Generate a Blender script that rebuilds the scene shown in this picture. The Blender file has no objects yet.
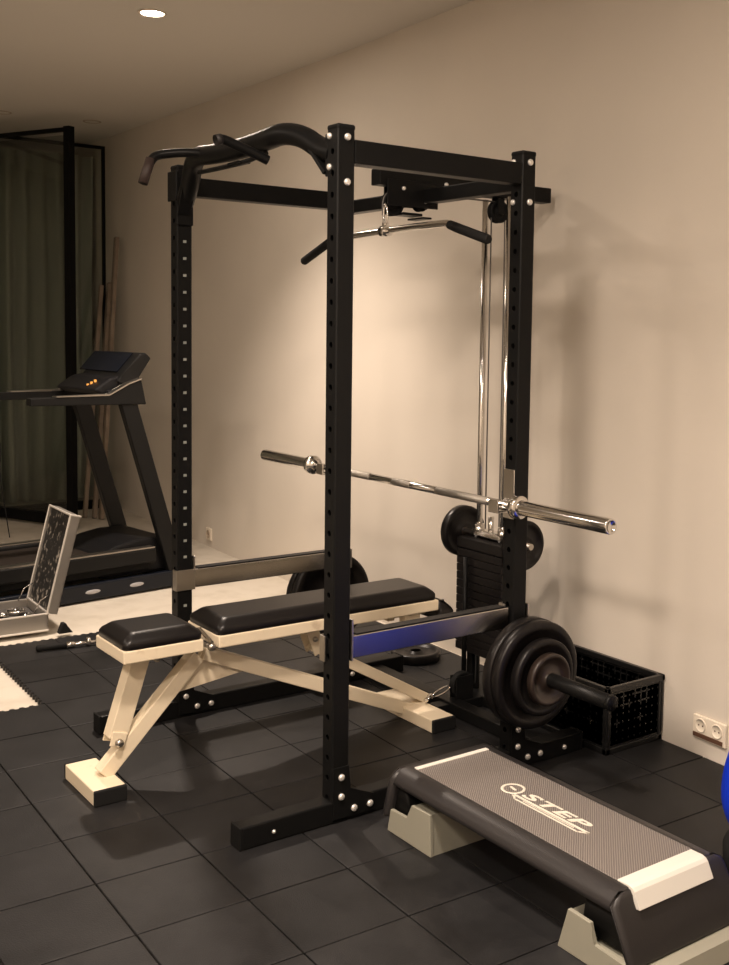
import bpy, bmesh, math, random
from mathutils import Vector, Matrix
from math import pi, sin, cos, radians

random.seed(4)
S = bpy.context.scene
COL = S.collection

# ---------------------------------------------------------------- camera
RIGHT = Vector((0.606211, 0.795131, 0.016587))
UP = Vector((-0.071581, 0.033779, 0.996863))
FWD = Vector((-0.792076, 0.605496, -0.077394))
cd = bpy.data.cameras.new('camera')
cd.sensor_fit = 'VERTICAL'
cd.sensor_height = 36.0
cd.lens = 36.0 * 1108.31 / 965.0
cd.shift_x = -(443.973 - 364.5) / 965.0
cd.shift_y = (415.796 - 482.5) / 965.0
cd.clip_start = 0.05
cam = bpy.data.objects.new('camera', cd)
COL.objects.link(cam)
M = Matrix((RIGHT, UP, -FWD)).transposed().to_4x4()
M.translation = Vector((2.837037, -1.76944, 1.516259))
cam.matrix_world = M
S.camera = cam

# ---------------------------------------------------------------- world, exposure
w = bpy.data.worlds.new('world')
S.world = w
w.use_nodes = True
w.node_tree.nodes['Background'].inputs[0].default_value = (1.0, 0.80, 0.60, 1)
w.node_tree.nodes['Background'].inputs[1].default_value = 0.02
S.view_settings.view_transform = 'Standard'
S.view_settings.look = 'None'
S.view_settings.gamma = 1.0
S.view_settings.use_curve_mapping = False
S.view_settings.exposure = 0.0

# downlights of the room: (x, y, watts) - first in the picture, second read from shadows, last four unseen fill added
WARM = (1.0, 0.83, 0.69)
# x, y, beam watts, spill watts, cone degrees, aim point on the floor
LAMPS = [(-2.33, 0.39, 400, 10, 104, (-2.20, 0.50)), (0.87, -0.83, 390, 44, 108, (0.95, -0.3)), (3.2, 0.0, 40, 14, 120, (3.2, 0.0)),
         (-2.33, -2.3, 0, 20, 140, (-2.33, -2.3)), (2.2, -2.6, 0, 130, 140, (2.2, -2.6)), (-0.5, -2.6, 0, 30, 140, (-0.5, -2.6))]  # this row and the lamp before it: unseen, added to lift the ambient light

def ceil_z(x):
    return 3.0 + 0.018 * max(0.0, -x - 2.33)


# ---------------------------------------------------------------- materials
def mat(name, col, rough=0.5, metal=0.0, spec=0.5, noise=None, bump=None, coat=0.0, emit=None):
    """noise=(scale, colour2, lo, hi)  bump=(scale, strength)"""
    m = bpy.data.materials.new(name)
    m.use_nodes = True
    nt = m.node_tree
    b = nt.nodes['Principled BSDF']
    b.inputs['Base Color'].default_value = (*col, 1)
    b.inputs['Roughness'].default_value = rough
    b.inputs['Metallic'].default_value = metal
    b.inputs['Specular IOR Level'].default_value = spec
    if coat:
        b.inputs['Coat Weight'].default_value = coat
        b.inputs['Coat Roughness'].default_value = 0.15
    if emit:
        b.inputs['Emission Color'].default_value = (*emit[0], 1)
        b.inputs['Emission Strength'].default_value = emit[1]
    tc = nt.nodes.new('ShaderNodeTexCoord')
    if noise:
        n = nt.nodes.new('ShaderNodeTexNoise')
        n.inputs['Scale'].default_value = noise[0]
        n.inputs['Detail'].default_value = 6
        nt.links.new(tc.outputs['Object'], n.inputs['Vector'])
        r = nt.nodes.new('ShaderNodeValToRGB')
        r.color_ramp.elements[0].position = noise[2]
        r.color_ramp.elements[0].color = (*col, 1)
        r.color_ramp.elements[1].position = noise[3]
        r.color_ramp.elements[1].color = (*noise[1], 1)
        nt.links.new(n.outputs['Fac'], r.inputs['Fac'])
        nt.links.new(r.outputs['Color'], b.inputs['Base Color'])
    if bump:
        n2 = nt.nodes.new('ShaderNodeTexNoise')
        n2.inputs['Scale'].default_value = bump[0]
        n2.inputs['Detail'].default_value = 4
        nt.links.new(tc.outputs['Object'], n2.inputs['Vector'])
        bp = nt.nodes.new('ShaderNodeBump')
        bp.inputs['Strength'].default_value = bump[1]
        bp.inputs['Distance'].default_value = 0.002
        nt.links.new(n2.outputs['Fac'], bp.inputs['Height'])
        nt.links.new(bp.outputs['Normal'], b.inputs['Normal'])
    return m


WALL = mat('painted_plaster', (0.66, 0.60, 0.52), 0.85, noise=(1.3, (0.62, 0.565, 0.49), 0.35, 0.65), bump=(160, 0.12))
CEIL = mat('ceiling_paint', (0.70, 0.66, 0.60), 0.9, bump=(120, 0.1))
PALE = mat('pale_floor', (0.58, 0.53, 0.45), 0.6, noise=(9, (0.50, 0.45, 0.37), 0.45, 0.75))
BLACK = mat('black_powder_coat', (0.006, 0.006, 0.006), 0.38, spec=0.13, bump=(400, 0.15))
BLACKM = mat('matt_black', (0.006, 0.006, 0.006), 0.6, spec=.15)
IRON = mat('black_cast_iron', (0.007, 0.006, 0.006), 0.34, spec=0.28, bump=(90, 0.25))
IRONR = mat('worn_iron_rim', (0.022, 0.015, 0.012), 0.32, spec=.5)
RUB = mat('black_rubber', (0.008, 0.008, 0.008), 0.75, spec=.2)
VINYL = mat('black_vinyl', (0.006, 0.005, 0.005), 0.36, spec=.3, bump=(200, 0.12))
CREAM = mat('cream_painted_steel', (0.72, 0.62, 0.46), 0.42, noise=(14, (0.55, 0.44, 0.30), 0.62, 0.8))
CHROME = mat('chrome', (0.72, 0.70, 0.67), 0.14, metal=1.0)
STEEL = mat('brushed_steel', (0.50, 0.47, 0.43), 0.30, metal=1.0)
GALV = mat('galvanised_bar', (0.46, 0.44, 0.42), 0.22, metal=1.0)
BRIGHT = mat('bright_aluminium_edge', (0.78, 0.74, 0.68), 0.35, metal=0.35)
ALU = mat('ribbed_aluminium', (0.50, 0.47, 0.43), 0.38, metal=0.85)
BOLT = mat('bolt_head', (0.82, 0.80, 0.76), 0.28, metal=0.6)
WHITE = mat('white_print', (0.75, 0.74, 0.68), 0.6)
MARK = mat('grey_print', (0.26, 0.28, 0.26), 0.6)
PLASTW = mat('cream_plastic', (0.78, 0.70, 0.58), 0.4)
SOCK = mat('socket_shade', (0.45, 0.36, 0.27), 0.6)
BROWN = mat('brown_plastic', (0.10, 0.05, 0.03), 0.5)
DGREY = mat('dark_grey_plastic', (0.007, 0.007, 0.008), 0.45, spec=.2)
TMETAL = mat('treadmill_grey_metal', (0.008, 0.008, 0.008), 0.42, spec=.2)
NAVY = mat('dark_navy_gloss', (0.005, 0.007, 0.012), 0.25, spec=.3)
BELT = mat('running_belt', (0.020, 0.015, 0.012), 0.7, spec=.2)
BLUE = mat('blue_vinyl', (0.004, 0.035, 0.60), 0.38, coat=0.15)
RISER = mat('grey_green_plastic', (0.26, 0.25, 0.20), 0.55)
STRIPC = mat('pale_end_strip', (0.62, 0.60, 0.55), 0.45)
STEPSIDE = mat('dark_step_plastic', (0.020, 0.018, 0.018), 0.40, spec=.35, bump=(300, 0.2))
WOOD = mat('worn_wood', (0.27, 0.21, 0.155), 0.6, noise=(8, (0.18, 0.13, 0.095), 0.4, 0.7))
CURT = mat('grey_green_curtain', (0.42, 0.43, 0.37), 0.9)
DFRAME = mat('black_door_frame', (0.004, 0.004, 0.004), 0.5, spec=.1)
AMBER = mat('amber_display', (0.6, 0.25, 0.05), 0.4, emit=((1.0, 0.45, 0.1), 0.6))
CRATE = mat('black_crate_plastic', (0.007, 0.007, 0.007), 0.33)

# rubber tiles: each tile a slightly different grey, granulated
TS, TO, TTH = 0.3062, (0.2744, -0.7495), -0.0268
def tile_mat():
    m = bpy.data.materials.new('rubber_granulate')
    m.use_nodes = True
    nt = m.node_tree
    b = nt.nodes['Principled BSDF']
    b.inputs['Roughness'].default_value = 0.5
    b.inputs['Specular IOR Level'].default_value = 0.30
    tc = nt.nodes.new('ShaderNodeTexCoord')
    sc = nt.nodes.new('ShaderNodeVectorMath'); sc.operation = 'SCALE'
    sc.inputs['Scale'].default_value = 1 / TS
    fl = nt.nodes.new('ShaderNodeVectorMath'); fl.operation = 'FLOOR'
    wn = nt.nodes.new('ShaderNodeTexWhiteNoise'); wn.noise_dimensions = '2D'
    nt.links.new(tc.outputs['Object'], sc.inputs[0])
    nt.links.new(sc.outputs[0], fl.inputs[0])
    nt.links.new(fl.outputs[0], wn.inputs['Vector'])
    r1 = nt.nodes.new('ShaderNodeMapRange')
    r1.inputs['To Min'].default_value = 0.75; r1.inputs['To Max'].default_value = 1.25
    nt.links.new(wn.outputs['Value'], r1.inputs['Value'])
    n1 = nt.nodes.new('ShaderNodeTexNoise'); n1.inputs['Scale'].default_value = 5; n1.inputs['Detail'].default_value = 8
    n1.inputs['Roughness'].default_value = 0.7
    nt.links.new(tc.outputs['Object'], n1.inputs['Vector'])
    rp = nt.nodes.new('ShaderNodeValToRGB')
    rp.color_ramp.elements[0].position = 0.35; rp.color_ramp.elements[0].color = (0.0060, 0.0058, 0.0062, 1)
    rp.color_ramp.elements[1].position = 0.72; rp.color_ramp.elements[1].color = (0.0165, 0.0162, 0.0170, 1)
    nt.links.new(n1.outputs['Fac'], rp.inputs['Fac'])
    mx = nt.nodes.new('ShaderNodeVectorMath'); mx.operation = 'SCALE'
    nt.links.new(rp.outputs['Color'], mx.inputs[0]); nt.links.new(r1.outputs[0], mx.inputs['Scale'])
    nt.links.new(mx.outputs[0], b.inputs['Base Color'])
    n2 = nt.nodes.new('ShaderNodeTexNoise'); n2.inputs['Scale'].default_value = 260
    nt.links.new(tc.outputs['Object'], n2.inputs['Vector'])
    bp = nt.nodes.new('ShaderNodeBump'); bp.inputs['Strength'].default_value = 0.4; bp.inputs['Distance'].default_value = 0.002
    nt.links.new(n2.outputs['Fac'], bp.inputs['Height']); nt.links.new(bp.outputs['Normal'], b.inputs['Normal'])
    return m
TILE = tile_mat()

def deck_mat():
    m = bpy.data.materials.new('grooved_step_deck')
    m.use_nodes = True
    nt = m.node_tree
    b = nt.nodes['Principled BSDF']
    b.inputs['Roughness'].default_value = 0.42
    tc = nt.nodes.new('ShaderNodeTexCoord')
    wv = nt.nodes.new('ShaderNodeTexWave'); wv.wave_type = 'BANDS'; wv.bands_direction = 'DIAGONAL'
    wv.inputs['Scale'].default_value = 75; wv.inputs['Distortion'].default_value = 0
    mp = nt.nodes.new('ShaderNodeMapping'); mp.inputs['Scale'].default_value = (1, 1, 0)
    nt.links.new(tc.outputs['Object'], mp.inputs['Vector']); nt.links.new(mp.outputs[0], wv.inputs['Vector'])
    r = nt.nodes.new('ShaderNodeValToRGB')
    r.color_ramp.elements[0].position = 0.25; r.color_ramp.elements[0].color = (0.10, 0.088, 0.080, 1)
    r.color_ramp.elements[1].position = 0.75; r.color_ramp.elements[1].color = (0.20, 0.178, 0.165, 1)
    nt.links.new(wv.outputs['Fac'], r.inputs['Fac']); nt.links.new(r.outputs[0], b.inputs['Base Color'])
    bp = nt.nodes.new('ShaderNodeBump'); bp.inputs['Strength'].default_value = 0.5; bp.inputs['Distance'].default_value = 0.002
    nt.links.new(wv.outputs['Fac'], bp.inputs['Height']); nt.links.new(bp.outputs['Normal'], b.inputs['Normal'])
    return m
DECK = deck_mat()

def glass_mat():
    m = bpy.data.materials.new('door_glass')
    m.use_nodes = True
    nt = m.node_tree
    nt.nodes.remove(nt.nodes['Principled BSDF'])
    t = nt.nodes.new('ShaderNodeBsdfTransparent'); t.inputs[0].default_value = (0.82, 0.84, 0.82, 1)
    g = nt.nodes.new('ShaderNodeBsdfGlossy'); g.inputs['Roughness'].default_value = 0.03
    mx = nt.nodes.new('ShaderNodeMixShader')
    mx.inputs[0].default_value = 0.06
    nt.links.new(t.outputs[0], mx.inputs[1]); nt.links.new(g.outputs[0], mx.inputs[2])
    nt.links.new(mx.outputs[0], nt.nodes['Material Output'].inputs[0])
    return m
GLASS = glass_mat()


# ---------------------------------------------------------------- mesh builder
def frame_of(d):
    d = d.normalized()
    a = Vector((0, 0, 1)) if abs(d.z) < 0.95 else Vector((1, 0, 0))
    x = a.cross(d).normalized()
    return x, d.cross(x).normalized()


class G:
    def __init__(self):
        self.bm = bmesh.new()

    def _bev(self, vs, bev, seg=2):
        if bev > 0:
            es = set()
            for v in vs:
                es.update(v.link_edges)
            bmesh.ops.bevel(self.bm, geom=list(es), offset=bev, segments=seg, affect='EDGES', profile=0.5, clamp_overlap=True)

    def box(self, x0, x1, y0, y1, z0, z1, bev=0.002, seg=2):
        vs = [self.bm.verts.new((x, y, z)) for x in (x0, x1) for y in (y0, y1) for z in (z0, z1)]
        for f in ((0, 1, 3, 2), (4, 6, 7, 5), (0, 4, 5, 1), (2, 3, 7, 6), (0, 2, 6, 4), (1, 5, 7, 3)):
            self.bm.faces.new([vs[i] for i in f])
        self._bev(vs, bev, seg)
        return self

    def bar(self, p, q, wd, ht, bev=0.002, up=(0, 0, 1), ext=0):
        """rectangular bar from p to q, width wd sideways, ht in the up sense"""
        p, q = Vector(p), Vector(q)
        d = (q - p).normalized()
        p = p - d * ext; q = q + d * ext
        s = d.cross(Vector(up)).normalized(); u = s.cross(d).normalized()
        vs = []
        for c in (p, q):
            for a, b in ((-1, -1), (1, -1), (1, 1), (-1, 1)):
                vs.append(self.bm.verts.new(c + s * a * wd / 2 + u * b * ht / 2))
        for f in ((0, 1, 2, 3), (7, 6, 5, 4), (0, 4, 5, 1), (1, 5, 6, 2), (2, 6, 7, 3), (3, 7, 4, 0)):
            self.bm.faces.new([vs[i] for i in f])
        self._bev(vs, bev)
        return self

    def tube(self, pts, r, n=16, caps=True, smooth_path=0):
        pts = [Vector(p) for p in pts]
        for _ in range(smooth_path):
            o = [pts[0]]
            for a, b in zip(pts, pts[1:]):
                o += [a * .75 + b * .25, a * .25 + b * .75]
            o.append(pts[-1]); pts = o
        rs = r if isinstance(r, (list, tuple)) else [r] * len(pts)
        rings = []
        x = None
        for i, p in enumerate(pts):
            d = ((pts[min(i + 1, len(pts) - 1)] - p).normalized() + (p - pts[max(i - 1, 0)]).normalized())
            if d.length < 1e-6: d = pts[-1] - pts[0]
            d.normalize()
            if x is None: x, y = frame_of(d)
            else:
                x = (x - d * x.dot(d)).normalized(); y = d.cross(x)
            rings.append([self.bm.verts.new(p + (x * cos(t) + y * sin(t)) * rs[i]) for t in [2 * pi * k / n for k in range(n)]])
        for a, b in zip(rings, rings[1:]):
            for k in range(n):
                self.bm.faces.new((a[k], a[(k + 1) % n], b[(k + 1) % n], b[k])).smooth = True
        if caps:
            self.bm.faces.new(rings[0][::-1]); self.bm.faces.new(rings[-1])
        return self

    def cyl(self, p, q, r, n=24):
        return self.tube([p, q], r, n)

    def lathe(self, c, axis, prof, n=48):
        """prof = [(r, t)...] along axis"""
        c = Vector(c); d = Vector(axis).normalized(); x, y = frame_of(d)
        rings = []
        for r, t in prof:
            if r < 1e-5:
                rings.append([self.bm.verts.new(c + d * t)])
            else:
                rings.append([self.bm.verts.new(c + d * t + (x * cos(a) + y * sin(a)) * r) for a in [2 * pi * k / n for k in range(n)]])
        for a, b in zip(rings, rings[1:]):
            for k in range(n):
                k2 = (k + 1) % n
                if len(a) == 1 and len(b) == 1: continue
                if len(a) == 1: f = (a[0], b[k2], b[k])
                elif len(b) == 1: f = (a[k], a[k2], b[0])
                else: f = (a[k], a[k2], b[k2], b[k])
                self.bm.faces.new(f).smooth = True
        return self

    def prism(self, poly, axis, a, b, bev=0.0015):
        """poly of 2D points extruded along axis 0/1/2 from a to b"""
        def P(u, v, t):
            return {0: (t, u, v), 1: (u, t, v), 2: (u, v, t)}[axis]
        A = [self.bm.verts.new(P(u, v, a)) for u, v in poly]
        B = [self.bm.verts.new(P(u, v, b)) for u, v in poly]
        self.bm.faces.new(A); self.bm.faces.new(B[::-1])
        n = len(poly)
        for k in range(n):
            self.bm.faces.new((A[k], B[k], B[(k + 1) % n], A[(k + 1) % n]))
        self._bev(A + B, bev)
        return self

    def bolt(self, c, axis, r=0.011, h=0.008):
        return self.lathe(c, axis, [(0, -0.002), (r, -0.002), (r, h * .35), (r * .8, h * .85), (r * .4, h), (0, h)], 16)

    def grid(self, f, nu, nv):
        V = [[self.bm.verts.new(f(i / nu, j / nv)) for j in range(nv + 1)] for i in range(nu + 1)]
        for i in range(nu):
            for j in range(nv):
                self.bm.faces.new((V[i][j], V[i + 1][j], V[i + 1][j + 1], V[i][j + 1])).smooth = True
        return self

    def build(self, name, m, parent=None, world=False, loc=None):
        if world and parent is not None:
            bmesh.ops.translate(self.bm, verts=self.bm.verts, vec=-parent.location)
        if loc is not None:
            bmesh.ops.translate(self.bm, verts=self.bm.verts, vec=-Vector(loc))
        bmesh.ops.recalc_face_normals(self.bm, faces=self.bm.faces)
        me = bpy.data.meshes.new(name)
        self.bm.to_mesh(me); self.bm.free()
        me.materials.append(m)
        o = bpy.data.objects.new(name, me)
        COL.objects.link(o)
        if parent is not None: o.parent = parent
        if loc is not None: o.location = loc
        return o


def rrect(x0, x1, y0, y1, z, r, n=6):
    o = []
    for cx_, cy_, a0 in ((x1 - r, y1 - r, 0), (x0 + r, y1 - r, pi / 2), (x0 + r, y0 + r, pi), (x1 - r, y0 + r, 1.5 * pi)):
        for k in range(n + 1):
            a = a0 + pi / 2 * k / n
            o.append(Vector((cx_ + r * cos(a), cy_ + r * sin(a), z)))
    return o
def loft(loops, cap_top=True, cap_bot=False):
    g = G(); R = [[g.bm.verts.new(p) for p in l] for l in loops]
    n = len(R[0])
    for a, b in zip(R, R[1:]):
        for k in range(n): g.bm.faces.new((a[k], a[(k + 1) % n], b[(k + 1) % n], b[k])).smooth = True
    if cap_top: g.bm.faces.new(R[-1])
    if cap_bot: g.bm.faces.new(R[0])
    return g


def thing(name, label, cat, loc=(0, 0, 0), rotz=0.0, group=None):
    o = bpy.data.objects.new(name, None)
    COL.objects.link(o)
    o.empty_display_size = 0.1
    o.location = loc; o.rotation_euler = (0, 0, rotz)
    return tag(o, label, cat, group)


def tag(o, label, cat, group=None):
    o['label'] = label; o['category'] = cat
    if group: o['group'] = group
    return o


def struct(o):
    o['kind'] = 'structure'
    return o


def subpart(o, parent):
    """parent o (already in the frame of its thing) under a part that has no transform of its own"""
    o.parent = parent
    return o


# ---------------------------------------------------------------- room
def wall_y(x):
    return 1.37 - 0.05 * x

g = G()
g.box(-7.6, 4.2, -3.6, 2.2, -0.12, -0.02, 0)
struct(g.build('floor', PALE))

# rubber tiles laid on the floor, cut at the wall
cT, sT = cos(TTH), sin(TTH)
def t2w(u, v):
    return (TO[0] + u * cT - v * sT, TO[1] + u * sT + v * cT)
g = G()
NX0, NX1, NY0, NY1 = -9, 10, -9, 7
for i in range(NX0, NX1):
    for j in range(NY0, NY1):
        if i < -6 and j < 1: continue
        u0, u1, v0, v1 = i * TS + .002, (i + 1) * TS - .002, j * TS + .002, (j + 1) * TS - .002
        if j == NY1 - 1: v1 = v0 + 0.26
        if j >= 6:       # cut to follow the wall
            poly = []
            for (a, b) in ((u0, v0), (u1, v0), (u1, v1), (u0, v1)):
                X, Y = t2w(a, b)
                lim = wall_y(X) - 0.004
                if Y > lim: b -= (Y - lim)
                poly.append((a, b))
            if poly[2][1] - v0 < 0.01 or poly[3][1] - v0 < 0.01: continue
        else:
            poly = [(u0, v0), (u1, v0), (u1, v1), (u0, v1)]
        # toothed outer edges where the mat ends
        left_open = (i == NX0) or (i == -6 and j < 1)
        low_open = (j == 1 and i < -6)
        pts = []
        for k in range(4):
            a, b = poly[k], poly[(k + 1) % 4]
            op = (k == 3 and left_open) or (k == 0 and low_open)
            if not op:
                pts.append(a); continue
            n = 8
            for q in range(n):
                t0, t1 = q / n, (q + 0.5) / n
                nx, ny = ((-1, 0) if k == 3 else (0, -1))
                for t, o in ((t0, 0), (t0 + .02, 0.012), (t1, 0.012), (t1 + .02, 0)):
                    pts.append((a[0] + (b[0] - a[0]) * t + nx * o, a[1] + (b[1] - a[1]) * t + ny * o))
        clean = []
        for p_ in pts:
            if not clean or (abs(p_[0] - clean[-1][0]) + abs(p_[1] - clean[-1][1])) > 1e-4: clean.append(p_)
        dz = random.uniform(-0.0012, 0.0)
        if len(clean) == 4:
            g.prism(clean, 2, -0.02, dz, 0.0022)
        else:
            g.prism(clean, 2, -0.02, dz, 0)
o = g.build('floor_tiles', TILE)
o.location = (TO[0], TO[1], 0); o.rotation_euler = (0, 0, TTH)
struct(o)

# long plastered wall behind the rack (slightly out of line with the tiles)
g = G()
g.prism([(-7.6, wall_y(-7.6)), (4.2, wall_y(4.2)), (4.2, wall_y(4.2) + .15), (-7.6, wall_y(-7.6) + .15)], 2, -0.02, 3.3, 0)
struct(g.build('wall_back', WALL))
g = G(); g.box(4.2, 4.35, -3.6, 2.0, -0.02, 3.3, 0); struct(g.build('wall_right', WALL))
g = G(); g.box(-7.6, 4.2, -3.75, -3.6, -0.02, 3.3, 0); struct(g.build('wall_front', WALL))
g = G(); g.box(-7.75, -7.6, -3.6, 2.0, -0.02, 3.3, 0); struct(g.build('wall_left', WALL))
# ceiling
g = G()
g.prism([(4.2, 3.0), (-2.33, 3.0), (-7.6, ceil_z(-7.6)), (-7.6, 3.5), (4.2, 3.5)], 1, -3.6, 2.0, 0)
struct(g.build('ceiling', CEIL))

# glazed front: fixed frame and open leaf at the far left
FX, FZ = -6.2, 2.97
g = G()
g.box(FX - .035, FX - .01, 1.575, 1.60, -0.02, FZ, .002)
g.box(FX - .04, FX - .01, -2.0, 1.60, FZ - .025, FZ, .002)
g.box(FX - .05, FX, 0.62, 0.67, -0.02, FZ, .002)
g.box(FX - .05, FX, 0.62, 1.60, -0.02, 0.05, .002)
g.box(FX - .05, FX, -2.0, -1.95, -0.02, FZ, .002)
wf = struct(g.build('window_1', DFRAME))
g = G(); g.box(FX - .032, FX - .022, 0.67, 1.575, 0.05, FZ - .025, 0)
g.build('pane', GLASS, wf)
hinge = Vector((-6.19, 0.655, 0)); edge = Vector((-5.345, 1.035, 0))
d = (edge - hinge).normalized()
def L(p, z): return (hinge.x + d.x * p, hinge.y + d.y * p, z)
LW = (edge - hinge).length
dr = G()
dr.bar(L(LW - .035, -0.005), L(LW - .035, 2.95), .055, .06, .003, up=(d.x, d.y, 0))
dr.bar(L(.03, 0), L(.03, 2.95), .05, .06, .003, up=(d.x, d.y, 0))
dr.bar(L(.0, 2.93), L(LW - .01, 2.93), .03, .03, .003)
dr.bar(L(.0, 0.04), L(LW, 0.04), .05, .08, .003)
door = struct(dr.build('door_1', DFRAME))
g = G(); g.bar(L(.05, 1.48), L(LW - .06, 1.48), .01, 2.82, 0)
g.build('pane', GLASS, door)

# curtain hanging behind the glass
def cur(u, v):
    y = -2.6 + 4.27 * u
    fold = .055 * sin(u * 190 + .6 * sin(u * 37)) + .02 * sin(u * 61 + 2)
    return Vector((-6.75 + fold * (1.0 - .25 * v), y + .012 * sin(v * 5 + u * 40), 0.0 + 2.95 * v))
g = G(); g.grid(cur, 420, 6)
o = g.build('curtain', CURT)
sm = o.modifiers.new('thick', 'SOLIDIFY'); sm.thickness = 0.004
tag(o, 'grey green floor length curtain hanging behind the black framed glass door', 'curtain')

# wall sockets
def socket(name, x, z0, z1, wid, label, strip):
    y = wall_y(x + wid / 2)
    ang = math.atan(-0.05)
    t = thing(name, label, 'socket', (x, wall_y(x), z0), ang)
    h = z1 - z0
    g = G(); g.box(0, wid, -0.012, 0.0, 0, h, .003)
    g.build('frame', PLASTW, t)
    n = 2 if wid > .1 else 1
    for k in range(n):
        cx = wid * (k + .5) / n
        cz = h * (.60 if strip else .5); r = min(h, wid / n) * .30
        g = G(); g.lathe((cx, -0.012, cz), (0, -1, 0), [(r * 1.12, 0), (r * 1.12, .003), (r, .004), (r * .92, .001), (r * .9, -.0), (0, .0005)], 28)
        so = g.build('socket_well', SOCK if not strip else PLASTW, t)
        g = G()
        for sx in (-1, 1):
            g.cyl((cx + sx * r * .4, -0.0135, cz), (cx + sx * r * .4, -0.012, cz), r * .13, 10)
        g.build('pin_holes', BROWN, t)
    if strip:
        g = G(); g.box(wid * .02, wid * .93, -0.0145, -0.010, h * .06, h * .25, .001)
        g.build('cover_strip', BROWN, t)
    return t
socket('wall_socket', 0.281, 0.062, 0.146, 0.152, 'cream double wall socket with brown strip low beside the black crate', True)
socket('wall_socket', -4.25, 0.03, 0.115, 0.085, 'small cream wall socket low on the far wall beyond the left upright', False)

# recessed ceiling lamps; the added unseen fill lamps use the same fixture
def downlight(x, y, watts, label, group=None, lit=True, r=.055, cone=130, aim=None, spill=0):
    z = ceil_z(x)
    t = thing('ceiling_downlight', label, 'ceiling light', (x, y, z), 0, group)
    g = G(); g.lathe((0, 0, 0), (0, 0, -1), [(r, -.0), (r * 1.22, .0), (r * 1.25, .003), (r * 1.15, .006), (r * 1.0, .005), (r * .95, .0)], 40)
    g.build('trim_ring', PLASTW if lit else SOCK, t)
    if lit:
        m = LENS
        g = G(); g.lathe((0, 0, 0), (0, 0, -1), [(0, .004), (r * .6, .004), (r, .003)], 32)
        g.build('lens', m, t)
        ld = bpy.data.lights.new('spot_lamp', 'SPOT')
        ld.energy = watts; ld.color = WARM; ld.spot_size = radians(cone); ld.spot_blend = 1.0
        ld.shadow_soft_size = 0.05 if x < -2 else 0.18
        lo = bpy.data.objects.new('lamp_light', ld); COL.objects.link(lo)
        lo.location = (0, 0, -0.03); lo.parent = t
        lo.rotation_euler = Vector((aim[0] - x, aim[1] - y, -z)).to_track_quat('-Z', 'Y').to_euler()
        la = bpy.data.lights.new('spill_lamp', 'AREA'); la.shape = 'DISK'; la.size = .11 if x < -2 else (.5 if y < -2 else .3); la.energy = spill; la.color = WARM
        lo = bpy.data.objects.new('lamp_spill', la); COL.objects.link(lo); lo.location = (0, 0, -0.02); lo.parent = t
    else:
        g = G(); g.lathe((0, 0, 0), (0, 0, -1), [(0, .001), (r, .003)], 32)
        g.build('lens', CEIL, t)
    return t
LENS = mat('lit_lens', (1, .9, .8), .4, emit=((1.0, 0.85, 0.65), 40))
LLAB = ['bright warm recessed downlight glowing in the ceiling', 'recessed downlight in the ceiling above the aerobic step, outside the frame',
        'added fill lamp in the ceiling near the right wall and the long wall, outside the frame',
        'added fill lamp in the ceiling in front of the treadmill, outside the frame', 'added fill lamp in the ceiling behind the camera, outside the frame',
        'added fill lamp in the ceiling by the front wall, between its two neighbours, outside the frame']
for (x, y, wt, sp, cone, aim), lab in zip(LAMPS, LLAB):
    downlight(x, y, wt, lab, None, cone=cone, aim=aim, spill=sp)
downlight(-5.667, 1.297, 0, 'unlit recessed downlight in the ceiling near the long wall, above the door edge', None, False)
downlight(-5.769, 0.662, 0, 'unlit recessed downlight in the ceiling at the left picture edge', None, False)

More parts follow.
